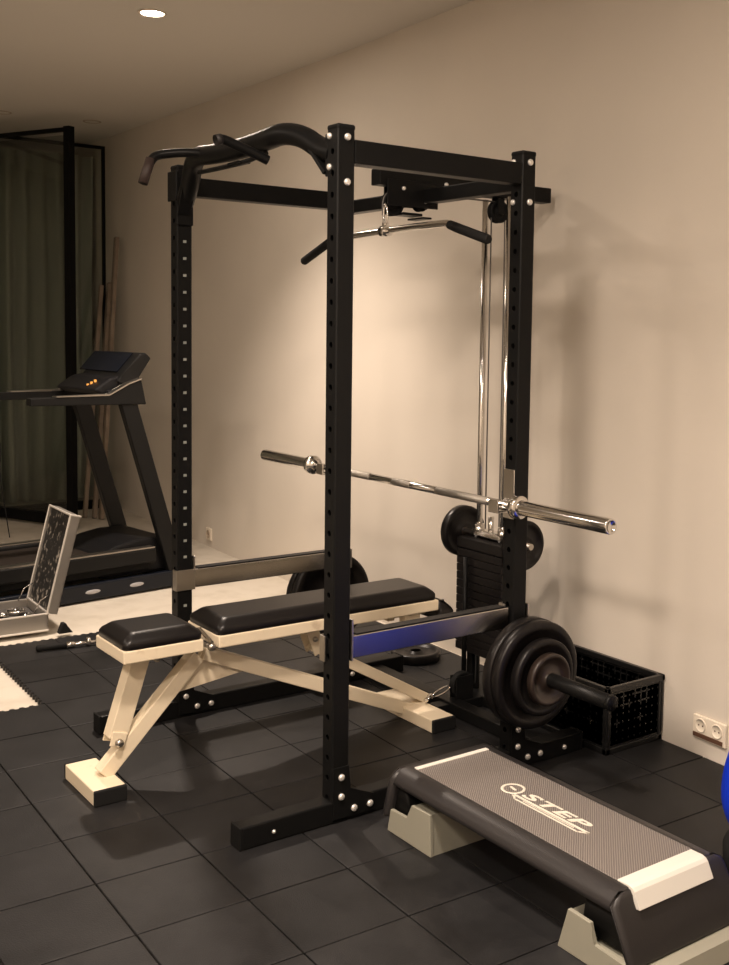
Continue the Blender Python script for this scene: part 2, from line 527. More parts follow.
# ---------------------------------------------------------------- power rack
Wd, D, H = 1.13, 0.717, 2.1
rack = thing('power_rack', 'tall black steel power rack with pull-up bar and lat pulldown tower', 'power rack', (-Wd / 2, D / 2, 0))
HP = 0.0632
def upright(x, y, name='upright'):
    """square tube with a row of through holes in the faces that look to the front and back"""
    g = G(); bm = g.bm
    h, c, rr = .03, .004, .0095
    zs = [0.075 + HP * k for k in range(33) if 0.075 + HP * k < H - .02]
    lo, hi = zs[0] - HP / 2, zs[-1] + HP / 2
    for s in (-1, 1):
        yy = y + s * h
        for zc in zs:
            ring, sq, inn = [], [], []
            N = 16
            for k in range(N):
                a = 2 * pi * (k + .5) / N
                cx_, cz_ = cos(a), sin(a)
                m_ = max(abs(cx_) / (h - c), abs(cz_) / (HP / 2))
                sq.append(bm.verts.new((x + cx_ / m_, yy, zc + cz_ / m_)))
                ring.append(bm.verts.new((x + rr * cx_, yy, zc + rr * cz_)))
                inn.append(bm.verts.new((x + rr * cx_, yy - s * .004, zc + rr * cz_)))
            for k in range(N):
                k2 = (k + 1) % N
                bm.faces.new((sq[k], sq[k2], ring[k2], ring[k]))
                bm.faces.new((ring[k], ring[k2], inn[k2], inn[k]))
        for z0, z1 in ((0, lo), (hi, H)):
            if z1 - z0 > 1e-4:
                bm.faces.new([bm.verts.new(p) for p in ((x - h + c, yy, z0), (x + h - c, yy, z0), (x + h - c, yy, z1), (x - h + c, yy, z1))])
        # corners missing between the square cells are closed by thin back strips
        for sx in (-1, 1):
            bm.faces.new([bm.verts.new(p) for p in ((x + sx * (h - c), yy, 0), (x + sx * h, yy - s * c, 0), (x + sx * h, yy - s * c, H), (x + sx * (h - c), yy, H))])
            bm.faces.new([bm.verts.new(p) for p in ((x + sx * (h - c), yy, lo), (x + sx * (rr + .004), yy - s * .0006, lo), (x + sx * (rr + .004), yy - s * .0006, hi), (x + sx * (h - c), yy, hi))])
    for sx in (-1, 1):
        bm.faces.new([bm.verts.new(p) for p in ((x + sx * h, y - h + c, 0), (x + sx * h, y + h - c, 0), (x + sx * h, y + h - c, H), (x + sx * h, y - h + c, H))])
    o = g.build('upright', BLACK, rack, world=True)
    g = G(); g.box(x - .032, x + .032, y - .032, y + .032, H - .004, H + .014, .008, 3)
    g.build('end_cap', BLACKM, rack, world=True).parent = o
    return o
UPR = {}
for nm, x, y in (('A', 0, 0), ('B', -Wd, 0), ('C', 0, D), ('D', -Wd, D)):
    UPR[nm] = upright(x, y)

# white position marks printed on the inner face of the left front upright
g = G()
for k in range(24):
    z = 0.44 + HP * k
    if z > 1.86 or .48 < z < .60: continue
    g.box(-Wd + .0295, -Wd + .0306, -.0065, .0065, z - .005, z + .005, .0)
g.build('position_marks', MARK, rack, world=True).parent = UPR['B']

for x in (0, -Wd):
    g = G(); g.box(x - .03, x + .03, -.335, 1.03, 0.0, .068, .005)
    f = g.build('floor_beam', BLACK, rack, world=True)
    for yy in (-.337, 1.032):
        g = G(); g.box(x - .031, x + .031, yy - .004, yy + .004, 0, .070, .003)
        g.build('end_cap', BLACKM, rack, world=True).parent = f
    g = G(); g.box(x - .03, x + .03, .03, D - .03, 2.002, 2.072, .004)
    g.build('side_beam', BLACK, rack, world=True)
    # gusset plates and bolts
    for yb, sg in ((0, 1), (D, 1)):
        g = G(); g.prism([(yb - .028, .07), (yb - .028, .175), (yb + .028, .175), (yb + .034, .10), (yb + .12, .066), (yb + .125, .012), (yb - .028, .012)], 0, x + .030, x + .035, .001)
        g.build('gusset_plate', BLACK, rack, world=True)
        for (by, bz) in ((yb, .143), (yb, .082), (yb + .047, .036), (yb + .106, .036)):
            g = G(); g.bolt((x + .035, by, bz), (1, 0, 0))
            g.build('bolt', BOLT, rack, world=True)
    g = G(); g.bolt((x + .03, -.23, .032), (1, 0, 0), .006, .005); g.build('bolt', BOLT, rack, world=True)
    for yb in (0, D):
        for bz in (2.076, 1.945):
            g = G(); g.bolt((x + .03, yb + .003, bz), (1, 0, 0), .011)
            g.build('bolt', BOLT, rack, world=True)
    for yb, bzs in ((0, (1.990, 2.080) if x == 0 else ()), (D, (1.945, 2.078))):
        for bz in bzs:
            g = G(); g.bolt((x - (.014 if x == 0 else -.014), yb - .03, bz), (0, -1, 0), .010)
            g.build('bolt', BOLT, rack, world=True)
g = G(); g.bolt((.03, .944, .03), (1, 0, 0), .009); g.build('bolt', BOLT, rack, world=True)
g = G(); g.box(-Wd + .03, -.03, D - .025, D + .025, 1.984, 2.036, .004); g.build('rear_beam', BLACK, rack, world=True)
g = G(); g.box(-Wd + .03, -.03, .86, .92, 0.0, .05, .004); g.build('rear_floor_beam', BLACK, rack, world=True)
# mounting plates on the C and A tops
# pull-up bar
pb = G()
cx = -Wd / 2
pts = [(-.032, 0, 2.035), (-.10, -.01, 2.055), (-.17, -.03, 2.100), (-.26, -.05, 2.118), (-.36, -.055, 2.108), (cx, -.055, 2.100),
       (-Wd + .36, -.055, 2.108), (-Wd + .26, -.05, 2.118), (-Wd + .17, -.03, 2.100), (-Wd + .10, -.01, 2.03), (-Wd + .032, -.0, 1.975)]
pb.tube(pts, .034, 20, True, 2)
bar = pb.build('pull_up_bar', BLACK, rack, world=True)
g = G()
g.box(-.046, -.031, -.028, .028, 1.965, 2.09, .003)
g.bar((-.045, -.01, 1.975), (-.12, -.02, 2.055), .05, .012, .002)
g.build('bar_bracket', BLACK, rack, world=True)
g = G()
g.box(-Wd + .031, -Wd + .042, -.036, .030, 1.89, 2.07, .003)
g.box(-Wd - .036, -Wd + .042, -.040, -.031, 1.98, 2.09, .003)
g.bar((-Wd + .045, -.01, 1.93), (-Wd + .13, -.02, 2.06), .05, .012, .002)
g.build('bar_bracket', BLACK, rack, world=True)
for sx in (-1, 1):
    g = G()
    if sx < 0:
        q = [(cx - .19, -.04, 2.105), (cx - .25, -.10, 2.118), (cx - .29, -.20, 2.105), (cx - .288, -.235, 2.085), (cx - .285, -.265, 1.998)]
    else:
        q = [(cx + .235, -.065, 2.040), (cx + .225, -.12, 2.062), (cx + .215, -.195, 2.088), (cx + .213, -.215, 2.092), (cx + .213, -.235, 2.086)]
    g.tube(q, .0155, 16, True, 2)
    o = g.build('grip_handle', BLACK, rack, world=True); o.parent = bar
    g = G(); g.tube([q[-2], q[-1]], .0168, 16, True)
    o = g.build('rubber_grip', mat('red_brown_grip' + ('' if sx < 0 else '_dark'), (.028, .016, .013) if sx < 0 else (.01, .008, .008), .6), rack, world=True); o.parent = bar
g = G(); g.tube([(cx - .30, -.05, 2.058), (cx - .1, -.085, 2.045), (cx + .12, -.085, 2.045), (cx + .2, -.05, 2.07)], .008, 10, True, 1)
g.box(cx + .02, cx + .10, -.10, -.055, 2.045, 2.052, .002)
g.build('brace_rod', BLACK, rack, world=True).parent = bar

# lat pulldown tower
LX, LY = cx, 1.08
g = G(); g.box(LX - .03, LX + .03, .50, 1.34, 2.037, 2.097, .004)
lb = g.build('pulldown_beam', BLACK, rack, world=True)
g = G()
g.box(LX - .036, LX - .030, .56, .76, 1.97, 2.06, .003)
g.box(LX + .030, LX + .036, .53, .76, 1.965, 2.06, .003)
g.box(LX - .034, LX + .034, .60, .69, 1.935, 1.945, .002)
g.box(LX - .05, LX + .05, .68, .72, 1.925, 1.932, .001)
g.build('pulley_housing', BLACK, rack, world=True)
for yy, zz in ((.60, 2.03), (.80, 2.062), (.70, 1.99)):
    g = G(); g.bolt((LX + .036 if yy < .78 else LX + .03, yy, zz), (1, 0, 0), .008); g.build('bolt', BOLT, rack, world=True)
def pulley(c, r, name='pulley'):
    g = G(); g.lathe(c, (1, 0, 0), [(0, -.012), (r * .3, -.012), (r, -.012), (r, -.009), (r * .84, -.002), (r * .84, .002), (r, .009), (r, .012), (r * .75, .012), (r * .7, .008), (r * .3, .008), (r * .28, .013), (0, .013)], 36)
    return g.build(name, BLACKM, rack, world=True)
pulley((LX, .575, 1.975), .045)
pulley((LX, .70, 1.985), .03)
pulley((LX, 1.083, 1.985), .045)
g = G()
g.box(LX - .02, LX - .0155, 1.067, 1.10, 1.975, 2.037, .001)
g.build('pulley_bracket', BLACK, rack, world=True)
g = G()
g.box(LX + .0155, LX + .02, 1.067, 1.10, 1.975, 2.037, .001)
g.build('pulley_bracket', BLACK, rack, world=True)
g = G(); g.tube([(LX, .533, 1.93), (LX, .533, 1.985), (LX, .55, 2.013), (LX, .575, 2.0155), (LX, 1.083, 2.0255), (LX, 1.11, 2.014), (LX, 1.122, 1.985), (LX, 1.122, .72)], .003, 8, True, 1)
g.tube([(LX, 1.05, 1.96), (LX, 1.05, .72)], .003, 8)
g.build('cable', mat('grey_cable', (.12, .11, .10), .4), rack, world=True)
for sx in (-1, 1):
    g = G(); g.cyl((LX + sx * .074, LY, .04), (LX + sx * .074, LY, 2.037), .0125, 20)
    g.build('guide_rod', CHROME, rack, world=True)
# weight stack: separate slabs
g = G()
z = .205; k = 0
while z < .61:
    g.box(LX - .142, LX + .142, LY - .062, LY + .062, z, z + .0305, .002)
    z += .0325; k += 1
g.build('weight_stack', IRON, rack, world=True)
g = G(); g.box(LX - .145, LX + .145, LY - .062, LY + .062, z, z + .045, .006)
g.build('top_plate', IRON, rack, world=True)
g = G(); g.box(LX - .09, LX + .09, LY - .025, LY + .025, z + .055, z + .08, .003)
g.cyl((LX, LY, z + .04), (LX, LY, z + .14), .012)
for sx in (-1, 1): g.cyl((LX + sx * .074, LY, z + .045), (LX + sx * .074, LY, z + .10), .022)
g.build('stack_collar', CHROME, rack, world=True)
ZP = z + .055
g = G(); g.cyl((LX - .235, LY, ZP), (LX + .245, LY, ZP), .0125)
g.build('loading_pin', STEEL, rack, world=True)
g = G()
for sx in (-1, 1):
    g.box(LX + sx * .1 - .018, LX + sx * .1 + .018, LY - .02, LY + .02, .04, .205, .003)
g.box(LX - .16, LX + .16, LY - .05, LY + .05, .0, .04, .004)
g.build('tower_base', BLACK, rack, world=True)
g = G(); g.box(LX - .03, LX + .03, .80, 1.03, .0, .042, .003)
g.box(LX - .022, LX - .016, .90, .985, .04, .14, .002); g.box(LX + .016, LX + .022, .90, .985, .04, .14, .002)
g.build('low_row_bracket', BLACK, rack, world=True)
pulley((LX, .943, .098), .055, 'low_pulley')
g = G()
g.cyl((LX - .06, 1.0, .045), (LX - .06, 1.0, .60), .010)
g.build('tower_strut', BLACK, rack, world=True)
# rear plate horns
for x, sx in ((0, 1), (-Wd, -1)):
    xe = .465 if sx > 0 else -Wd - .165
    g = G()
    g.box(min(x + sx * .03, x + sx * .038), max(x + sx * .03, x + sx * .038), D - .03, D + .03, .30, .42, .002)
    g.cyl((x + sx * .035, D, .36), (xe, D, .36), .0245, 28)
    g.lathe((xe, D, .36), (sx, 0, 0), [(.0245, 0), (.026, .002), (.026, .010), (.022, .014), (0, .014)], 28)
    g.build('plate_horn', BLACK, rack, world=True)
# rope clip on the low pulley
g = G()
ln = Vector((LX, .80, .076))
loop = [(LX, .795 + .045 * (1 - cos(t)), .078 + .012 * sin(t) + .25 * .045 * (1 - cos(t))) for t in [2 * pi * k / 20 for k in range(21)]]
g.tube(loop, .0035, 8)
g.tube([(LX, .788, .076), (LX, .775, .072), (LX, .76, .066)], .009, 10)
tag(g.build('carabiner', CHROME, None, loc=(LX, .84, .06)), 'small chrome snap hook at the low pulley behind the bench foot', 'carabiner')

# ---------------------------------------------------------------- weight plates
def plate(c, r, th, sx, label, group=None, rim=IRON, bore=.0255):
    t = thing('weight_plate', label, 'weight plate', c, 0, group)
    g = G()
    h = th / 2
    prof = [(bore, -h * .9), (r * .26, -h * .9), (r * .30, -h * .45), (r * .80, -h * .45), (r * .84, -h * .98), (r * .97, -h), (r, -h * .75),
            (r, h * .75), (r * .97, h), (r * .84, h * .98), (r * .80, h * .45), (r * .30, h * .45), (r * .26, h * .9), (bore, h * .9), (bore, -h * .9)]
    g.lathe((0, 0, 0), (1, 0, 0), prof, 64)
    g.build('disc', rim, t)
    g = G(); g.lathe((0, 0, 0), (1, 0, 0), [(bore - .0004, h), (r * .17, h), (r * .17, h * .85), (bore - .0004, h * .85)], 32)
    g.build('hub_ring', IRONR, t)
    return t
hz = .36
plate((.076, D, hz), .186, .040, 1, 'largest black weight plate on the right horn, innermost against the upright', None)
plate((.116, D, hz), .183, .036, 1, 'large black weight plate on the right horn, second from the upright', None)
plate((.152, D, hz), .130, .034, 1, 'middle sized black weight plate on the right horn between large and small plates', None)
plate((.184, D, hz), .088, .028, 1, 'small black weight plate on the right horn, outermost next to the horn tip', None, IRONR)
plate((-Wd - .068, D, hz), .190, .038, -1, 'large black weight plate behind the bench, inner one on the left horn', None)
plate((-Wd - .118, D, hz), .186, .036, -1, 'large black weight plate behind the bench, outer one on the left horn', None)
plate((LX - .183, LY, ZP), .106, .036, -1, 'small black disc on the left end of the weight stack pin', None, bore=.013)
plate((LX + .195, LY, ZP), .098, .036, 1, 'small black disc on the right end of the weight stack pin by the wall', None, bore=.013)
t = plate((-1.22, 1.19, .021), .115, .040, 1, 'black weight plate lying flat on the tiles near the wall behind the bench', None)
t.rotation_euler = (0, radians(90), 0)

# ---------------------------------------------------------------- spotter bars
for x, sx, lab in ((0, -1, 'steel safety bar on the right side of the rack with bluish sheen'), (-Wd, 1, 'dark steel safety bar on the left side of the rack behind the seat')):
    t = thing('safety_bar', lab, 'safety bar', (x, D / 2, .54))
    for yb, s in ((0, 1), (D, -1)):
        g = G()
        za, zb = (.500, .580)
        xi = x + sx * .0345       # plate over the inner face
        g.box(min(xi - .003, xi + .003), max(xi - .003, xi + .003), yb - .038, yb + .038, za, zb, .0015)
        g.box(min(xi, x + sx * .004), max(xi, x + sx * .004), yb - .040, yb - .0335, za, zb, .0015)
        g.box(min(xi, x - sx * .034), max(xi, x - sx * .034), yb + .0335, yb + .040, za, zb + (.05 if yb == 0 else 0), .0015)
        g.build('bracket', STEEL, t, world=True)
    g = G(); g.box(x - .022, x + .022, .041, D - .041, .503, .576, .004)
    g.build('rail', GALV, t, world=True)
    g = G(); g.box(x - .020, x + .020, .06, D - .06, .5765, .580, .001)
    g.build('rubber_pad', DGREY, t, world=True)

# ---------------------------------------------------------------- j hooks and barbell
BY, BZ, BX = .662, .928, -.597
for x, sx, lab in ((0, -1, 'chrome bar hook on the rear right upright under the barbell'), (-Wd, 1, 'chrome bar hook on the rear left upright under the barbell, behind the front post')):
    t = thing('bar_hook', lab, 'bar hook', (x, D - .03, BZ))
    y0 = D - .031
    g = G()
    g.box(x - .027, x + .027, y0 - .006, y0, BZ - .05, BZ + .12, .002)
    g.build('back_plate', CHROME, t, world=True)
    g = G(); g.box(x - .024, x + .024, BY - .045, y0 - .006, BZ - .024, BZ - .0152, .002)
    g.box(x - .024, x + .024, BY - .050, BY - .042, BZ - .024, BZ + .022, .002)
    g.build('cradle', CHROME, t, world=True)
t = thing('barbell', 'long chrome barbell resting across the rear uprights of the rack', 'barbell', (BX, BY, BZ))
g = G(); g.cyl((-.655, 0, 0), (.655, 0, 0), .014, 24); g.build('shaft', CHROME, t)
KN = mat('knurled_steel', (.40, .37, .33), .42, metal=1.0, bump=(900, .8))
g = G()
g.bm.free()
for a, b in ((-.52, -.22), (.22, .52), (-.06, .06)):
    g = G(); g.cyl((a, 0, 0), (b, 0, 0), .0145, 24); g.build('knurling', KN, t)
for s in (-1, 1):
    g = G(); g.lathe((s * .655, 0, 0), (s, 0, 0), [(.014, -.012), (.026, -.010), (.027, 0), (.038, .002), (.040, .006), (.040, .026), (.037, .030), (.026, .032)], 36)
    g.build('collar', CHROME, t)
    g = G(); g.lathe((s * .655, 0, 0), (s, 0, 0), [(.025, .030), (.025, .440), (.0245, .443), (.019, .443), (.018, .438), (0, .438)], 32)
    g.build('sleeve', CHROME, t)

# ---------------------------------------------------------------- lat pulldown bar
t = thing('lat_pulldown_bar', 'wide chrome pulldown bar with black angled grips hanging from the cable', 'pulldown bar', (-.545, .533, 1.868))
g = G()
pts = [(-.37, 0, .0), (0, 0, 0), (.37, 0, .0)]
g.tube([(-.40, 0, -.012), (-.355, 0, .004), (.355, 0, .004), (.40, 0, -.012)], .0125, 18, True, 1)
g.build('bar', CHROME, t)
for s in (-1, 1):
    g = G(); g.tube([(s * .385, 0, -.006), (s * .42, 0, -.018), (s * .585, 0, -.070), (s * .592, 0, -.072)], [.0155, .0165, .0165, .013], 18)
    g.build('grip', RUB, t)
g = G(); g.cyl((-.022, 0, .004), (.022, 0, .004), .020); g.bar((0, 0, .012), (0, 0, .035), .012, .022, .002, up=(0, 1, 0))
g.build('swivel', CHROME, t)
g = G()
g.tube([(.012 * sin(a) * 1.0, 0, .062 + .040 * cos(a)) for a in [2 * pi * k / 24 for k in range(25)]], .004, 8)
o = g.build('snap_hook', CHROME, t)

t.rotation_euler = (0, radians(-1.2), 0)

# ---------------------------------------------------------------- bench
BXc = -.622
bench = thing('weight_bench', 'cream framed weight bench with black padded seat and backrest', 'bench', (BXc, .1, 0))
def cushion(x0, x1, y0, y1, z0, z1, rr=.026):
    """upholstered pad: upright sides, broad sloping shoulders, flat top"""
    def rr_(i, z, r): return rrect(x0 + i, x1 - i, y0 + i, y1 - i, z, r)
    h = z1 - z0
    return loft([rr_(.003, z0, .02), rr_(.0, z0 + h * .08, .022), rr_(.0, z0 + h * .42, .022), rr_(.006, z0 + h * .60, .022), rr_(.024, z0 + h * .88, .02), rr_(.032, z0 + h * .97, .018), rr_(.042, z1, .014)], True, True)
g = cushion(BXc - .122, BXc + .122, -.475, -.205, .481, .532, .030); g.build('seat_pad', VINYL, bench, world=True)
g = G(); g.box(BXc - .124, BXc + .124, -.478, -.205, .441, .482, .004); g.build('seat_board', CREAM, bench, world=True)
g = cushion(BXc - .122, BXc + .122, -.150, .765, .481, .534, .030); g.build('back_pad', VINYL, bench, world=True)
g = G(); g.box(BXc - .124, BXc + .124, -.150, .770, .441, .482, .004); g.build('back_board', CREAM, bench, world=True)
g = cushion(BXc - .08, BXc + .105, .785, .868, .392, .462, .03); g.build('end_pad', VINYL, bench, world=True)
g = G(); g.box(BXc + .06, BXc + .10, .63, .70, .40, .442, .002); g.box(BXc + .0, BXc + .03, .60, .63, .40, .442, .002)
g.box(BXc - .02, BXc + .02, .60, .80, .405, .43, .003)
g.build('pad_brackets', CREAM, bench, world=True)
# front foot crossbar, open black plugs
g = G(); g.box(-.775, -.508, -.575, -.470, 0.0, .050, .004)
ff = g.build('front_foot', CREAM, bench, world=True)
g = G(); g.box(-.511, -.496, -.5755, -.4695, -.0, .0505, .004); g.build('foot_plug', RUB, bench, world=True).parent = ff
g = G(); g.box(-.785, -.772, -.5755, -.4695, -.0, .0505, .004); g.build('foot_plug', RUB, bench, world=True).parent = ff
g = G(); g.box(-.80, -.410, .680, .785, 0.0, .050, .004)
rf = g.build('rear_foot', CREAM, bench, world=True)
g = G(); g.box(-.413, -.398, .6795, .7855, 0, .0505, .004); g.build('foot_plug', RUB, bench, world=True).parent = rf
g = G(); g.box(-.81, -.797, .6795, .7855, 0, .0505, .004); g.build('foot_plug', RUB, bench, world=True).parent = rf
# frame members
g = G(); g.bar((BXc, -.175, .395), (BXc, -.505, .052), .05, .050, .003); g.build('front_strut', CREAM, bench, world=True)
g = G(); g.bar((BXc, -.155, .400), (BXc, .735, .022), .048, .048, .003, ext=0); g.build('main_beam', CREAM, bench, world=True)
g = G(); g.bar((BXc, -.375, .442), (BXc, -.462, .165), .056, .062, .003, up=(0, 1, 0))
for sx in (-1, 1): g.bar((BXc + sx * .031, -.455, .19), (BXc + sx * .031, -.468, .145), .006, .050, .002, up=(0, 1, 0))
g.build('seat_support', CREAM, bench, world=True)
g = G(); g.bar((BXc, .28, .355), (BXc, .80, .058), .046, .040, .003); g.build('rear_support', CREAM, bench, world=True)
g = G(); g.prism([(-.16, .40), (-.30, .27), (.02, .31), (.02, .335)], 0, BXc - .006, BXc + .006, .001)
g.build('web_plate', CREAM, bench, world=True)
g = G(); g.bar((BXc + .030, .255, .44), (BXc + .030, .30, .33), .006, .05, .001, up=(0, 1, 0)); g.bar((BXc - .030, .255, .44), (BXc - .030, .30, .33), .006, .05, .001, up=(0, 1, 0))
g.build('pivot_lug', CREAM, bench, world=True)
for c, r in (((BXc + .038, -.462, .158), .014), ((BXc + .04, -.335, .418), .011), ((BXc + .032, .275, .385), .010), ((BXc + .125, -.178, .452), .014), ((BXc + .125, .02, .462), .0)):
    if r:
        g = G(); g.bolt(c, (1, 0, 0), r, .014); g.build('bolt', STEEL, bench, world=True)
g = G(); g.cyl((BXc - .06, -.462, .158), (BXc + .045, -.462, .158), .007, 12); g.cyl((BXc - .1, -.178, .43), (BXc + .125, -.178, .452), .008, 12)
g.cyl((BXc - .05, -.335, .418), (BXc + .04, -.335, .418), .006, 10)
g.build('pivot_pin', STEEL, bench, world=True)
g = G(); g.bar((BXc + .03, -.180, .495), (BXc + .118, -.172, .462), .014, .005, .001)
g.tube([(BXc + .118, -.172, .462), (BXc + .128, -.176, .448)], .007, 10)
g.build('adjusting_lever', CHROME, bench, world=True)
g = G(); g.tube([(BXc, .787, .066), (BXc + .03, .81, .072), (BXc + .045, .80, .07)], .008, 10)
g.build('locking_pin', CHROME, bench, world=True)

# ---------------------------------------------------------------- aerobic step
step = thing('aerobic_step', 'dark aerobic step platform with ribbed top and pale end strips', 'step platform', (.66, .285, 0))
g = loft([rrect(.172, 1.100, .112, .456, .152, .008), rrect(.170, 1.102, .094, .474, .149, .008), rrect(.170, 1.102, .084, .486, .155, .008), rrect(.170, 1.102, .086, .484, .166, .008),
          rrect(.175, 1.100, .096, .472, .182, .008), rrect(.182, 1.094, .114, .452, .193, .008), rrect(.190, 1.090, .134, .428, .199, .008)], True, True)
body = g.build('platform', STEPSIDE, step, world=True)
for A_, B_ in (((1.142, 1.170, .076, .498), (1.080, 1.109, .079, .489)), ((.138, .170, .076, .498), (.168, .200, .079, .489))):
    g = loft([rrect(*A_, .048, .018), rrect(*A_, .056, .018), rrect(*B_, .170, .018), rrect(B_[0] + .003, B_[1] - .004, B_[2] + .012, B_[3] - .012, .184, .014),
              rrect(B_[0] + .004, B_[1] - .012, B_[2] + .034, B_[3] - .034, .195, .010)], True, True)
    g.build('end_panel', STEPSIDE, step, world=True)
for xa, xb in ((.160, .262), (.972, 1.150)):
    g = loft([rrect(xa, xb, .103, .478, .060, .01), rrect(xa + .012, xb - .040, .106, .470, .153, .01)], True, True)
    g.build('inner_skirt', BLACKM, step, world=True)
g = loft([rrect(.236, 1.054, .143, .418, .1988, .006), rrect(.236, 1.054, .143, .418, .2005, .006), rrect(.238, 1.052, .145, .416, .2012, .006)])
g.build('ribbed_deck', DECK, step, world=True)
g = G(); g.prism([(1.054, .1985), (1.054, .2030), (1.090, .2035), (1.102, .2005), (1.110, .1935), (1.129, .156), (1.114, .154), (1.094, .186), (1.086, .1985)], 1, .143, .412, .001)
g.build('end_strip', STRIPC, step, world=True)
g = G(); g.box(.218, .236, .143, .420, .1985, .2030, .001); g.build('end_strip', STRIPC, step, world=True)
# risers
g = G()
RP = [(.158, 0), (.378, 0), (.372, .124), (.281, .121), (.257, .071), (.174, .071)]
g.prism(RP, 1, .088, .100, .002)
g.prism(RP, 1, .490, .502, .002)
g.prism([(.162, .001), (.376, .001), (.370, .122), (.283, .119), (.257, .050), (.176, .050)], 1, .098, .492, .0)
g.build('riser', RISER, step, world=True)
g = G()
RP = [(.926, 0), (1.225, 0), (1.212, .055), (1.050, .057), (1.036, .108), (.960, .110)]
g.prism(RP, 1, .072, .084, .002)
g.prism(RP, 1, .520, .532, .002)
g.prism([(.930, .001), (1.223, .001), (1.210, .046), (.985, .046), (.960, .105)], 1, .082, .522, .0)
g.build('riser', RISER, step, world=True)
# logo
def text_mesh(name, body_, size, loc, m, parent, sx=1.0, shear=0.0, ext=.0006, bold=0.0):
    cu = bpy.data.curves.new(name, 'FONT'); cu.body = body_; cu.size = size; cu.extrude = ext; cu.offset = bold; cu.shear = shear
    cu.space_character = 1.1
    o = bpy.data.objects.new(name, cu); COL.objects.link(o)
    bpy.context.view_layer.update()
    me = bpy.data.meshes.new_from_object(o.evaluated_get(bpy.context.evaluated_depsgraph_get()))
    bpy.data.objects.remove(o)
    me.materials.clear(); me.materials.append(m)
    xs = [v.co.x for v in me.vertices]; ys = [v.co.y for v in me.vertices]
    for v in me.vertices:
        v.co.x = (v.co.x - min(xs)) * sx; v.co.y -= min(ys)
    o = bpy.data.objects.new(name, me); COL.objects.link(o); o.parent = parent
    o.location = Vector(loc) - parent.location
    return o
LG = mat('pale_logo_print', (.62, .58, .50), .5)
text_mesh('logo_letters', 'STEP', .050, (.553, .272, .2016), LG, step, 2.2, .25, .0004, .0014)
g = G()
def ring(cx_, cy_, ra, rb, z, th, n=40):
    g.lathe((cx_, cy_, z), (0, 0, 1), [(ra, 0), (ra, th), (rb, th), (rb, 0)], n)
ring(.505, .287, .028, .036, .2012, .0010)
g.bar((.490, .290, .2018), (.520, .284, .2018), .008, .0008, 0)
zL = .2018
def stroke(a, b, wd=.007): g.bar((a[0], a[1], zL), (b[0], b[1], zL), wd, .0008, 0)
stroke((.535, .262), (.838, .262), .009); stroke((.560, .244), (.812, .244), .006); stroke((.532, .262), (.562, .244), .006); stroke((.838, .262), (.810, .244), .006)
stroke((.585, .253), (.79, .253), .003)
g.build('logo_emblem', LG, step, world=True)

# ---------------------------------------------------------------- crate
cx0, cx1, cy0, cy1, ch = -.385, .126, 1.06, 1.356, .248
crate = thing('plastic_crate', 'black perforated plastic crate on the tiles against the wall', 'crate', ((cx0 + cx1) / 2, (cy0 + cy1) / 2, 0))
def lattice(g, along, fixed, a0, a1, z0, z1, th, open_cells):
    """panel made of little bars leaving square openings"""
    def bx(a, b, z, zz):
        if along == 'x': g.box(a, b, fixed - th / 2, fixed + th / 2, z, zz, 0)
        else: g.box(fixed - th / 2, fixed + th / 2, a, b, z, zz, 0)
    na = max(2, int((a1 - a0) / .030)); nz = max(2, int((z1 - z0) / .030))
    da, dz_ = (a1 - a0) / na, (z1 - z0) / nz
    for i in range(na + 1): bx(a0 + da * i - .0125, a0 + da * i + .0125, z0, z1)
    for k in range(nz + 1): bx(a0, a1, z0 + dz_ * k - .0125, z0 + dz_ * k + .0125)
    for i in range(na):
        for k in range(nz):
            if not open_cells(i, k, na, nz): bx(a0 + da * i, a0 + da * (i + 1), z0 + dz_ * k, z0 + dz_ * (k + 1))
def panel(along, fixed, a0, a1):
    g = G()
    lattice(g, along, fixed, a0 + .01, a1 - .01, .03, ch - .03, .005, lambda i, k, na, nz: (k >= nz - 2 and 1 < i < na - 2 and (i + k) % 4) or (k == 2 and i % 4 == 1))
    return g.build('side_panel', CRATE, crate, world=True)
panel('x', cy0 + .006, cx0, cx1); panel('x', cy1 - .006, cx0, cx1)
panel('y', cx0 + .006, cy0, cy1); panel('y', cx1 - .006, cy0, cy1)
g = G()
for z0, z1, e in ((ch - .022, ch, .004), (0, .022, .0)):
    g.box(cx0 - e, cx1 + e, cy0 - e, cy0 + .014, z0, z1, .003); g.box(cx0 - e, cx1 + e, cy1 - .014, cy1 + e, z0, z1, .003)
    g.box(cx0 - e, cx0 + .014, cy0 - e, cy1 + e, z0, z1, .003); g.box(cx1 - .014, cx1 + e, cy0 - e, cy1 + e, z0, z1, .003)
for x in (cx0, cx1 - .022):
    for y in (cy0, cy1 - .022): g.box(x, x + .022, y, y + .022, 0, ch, .003)
g.build('rim', CRATE, crate, world=True)
g = G(); g.box(cx0 + .01, cx1 - .01, cy0 + .01, cy1 - .01, .006, .014, .001); g.build('bottom', CRATE, crate, world=True)
# things in the crate
def dumbbell(c, ang, label, L_=.20, r=.045):
    t = thing('dumbbell', label, 'dumbbell', c, ang, None)
    g = G(); g.cyl((-L_ / 2, 0, 0), (L_ / 2, 0, 0), .012, 16); g.build('handle', CHROME, t)
    for s in (-1, 1):
        g = G(); g.lathe((s * L_ * .36, 0, 0), (s, 0, 0), [(.012, -.03), (r * .9, -.03), (r, -.025), (r, .025), (r * .9, .03), (.012, .03)], 24); g.build('head', IRON, t)
    return t
dumbbell((-.09, 1.155, .062), .15, 'small black dumbbell lying in the front half of the black crate')
dumbbell((-.12, 1.265, .062), -.1, 'small black dumbbell lying in the wall side half of the black crate')

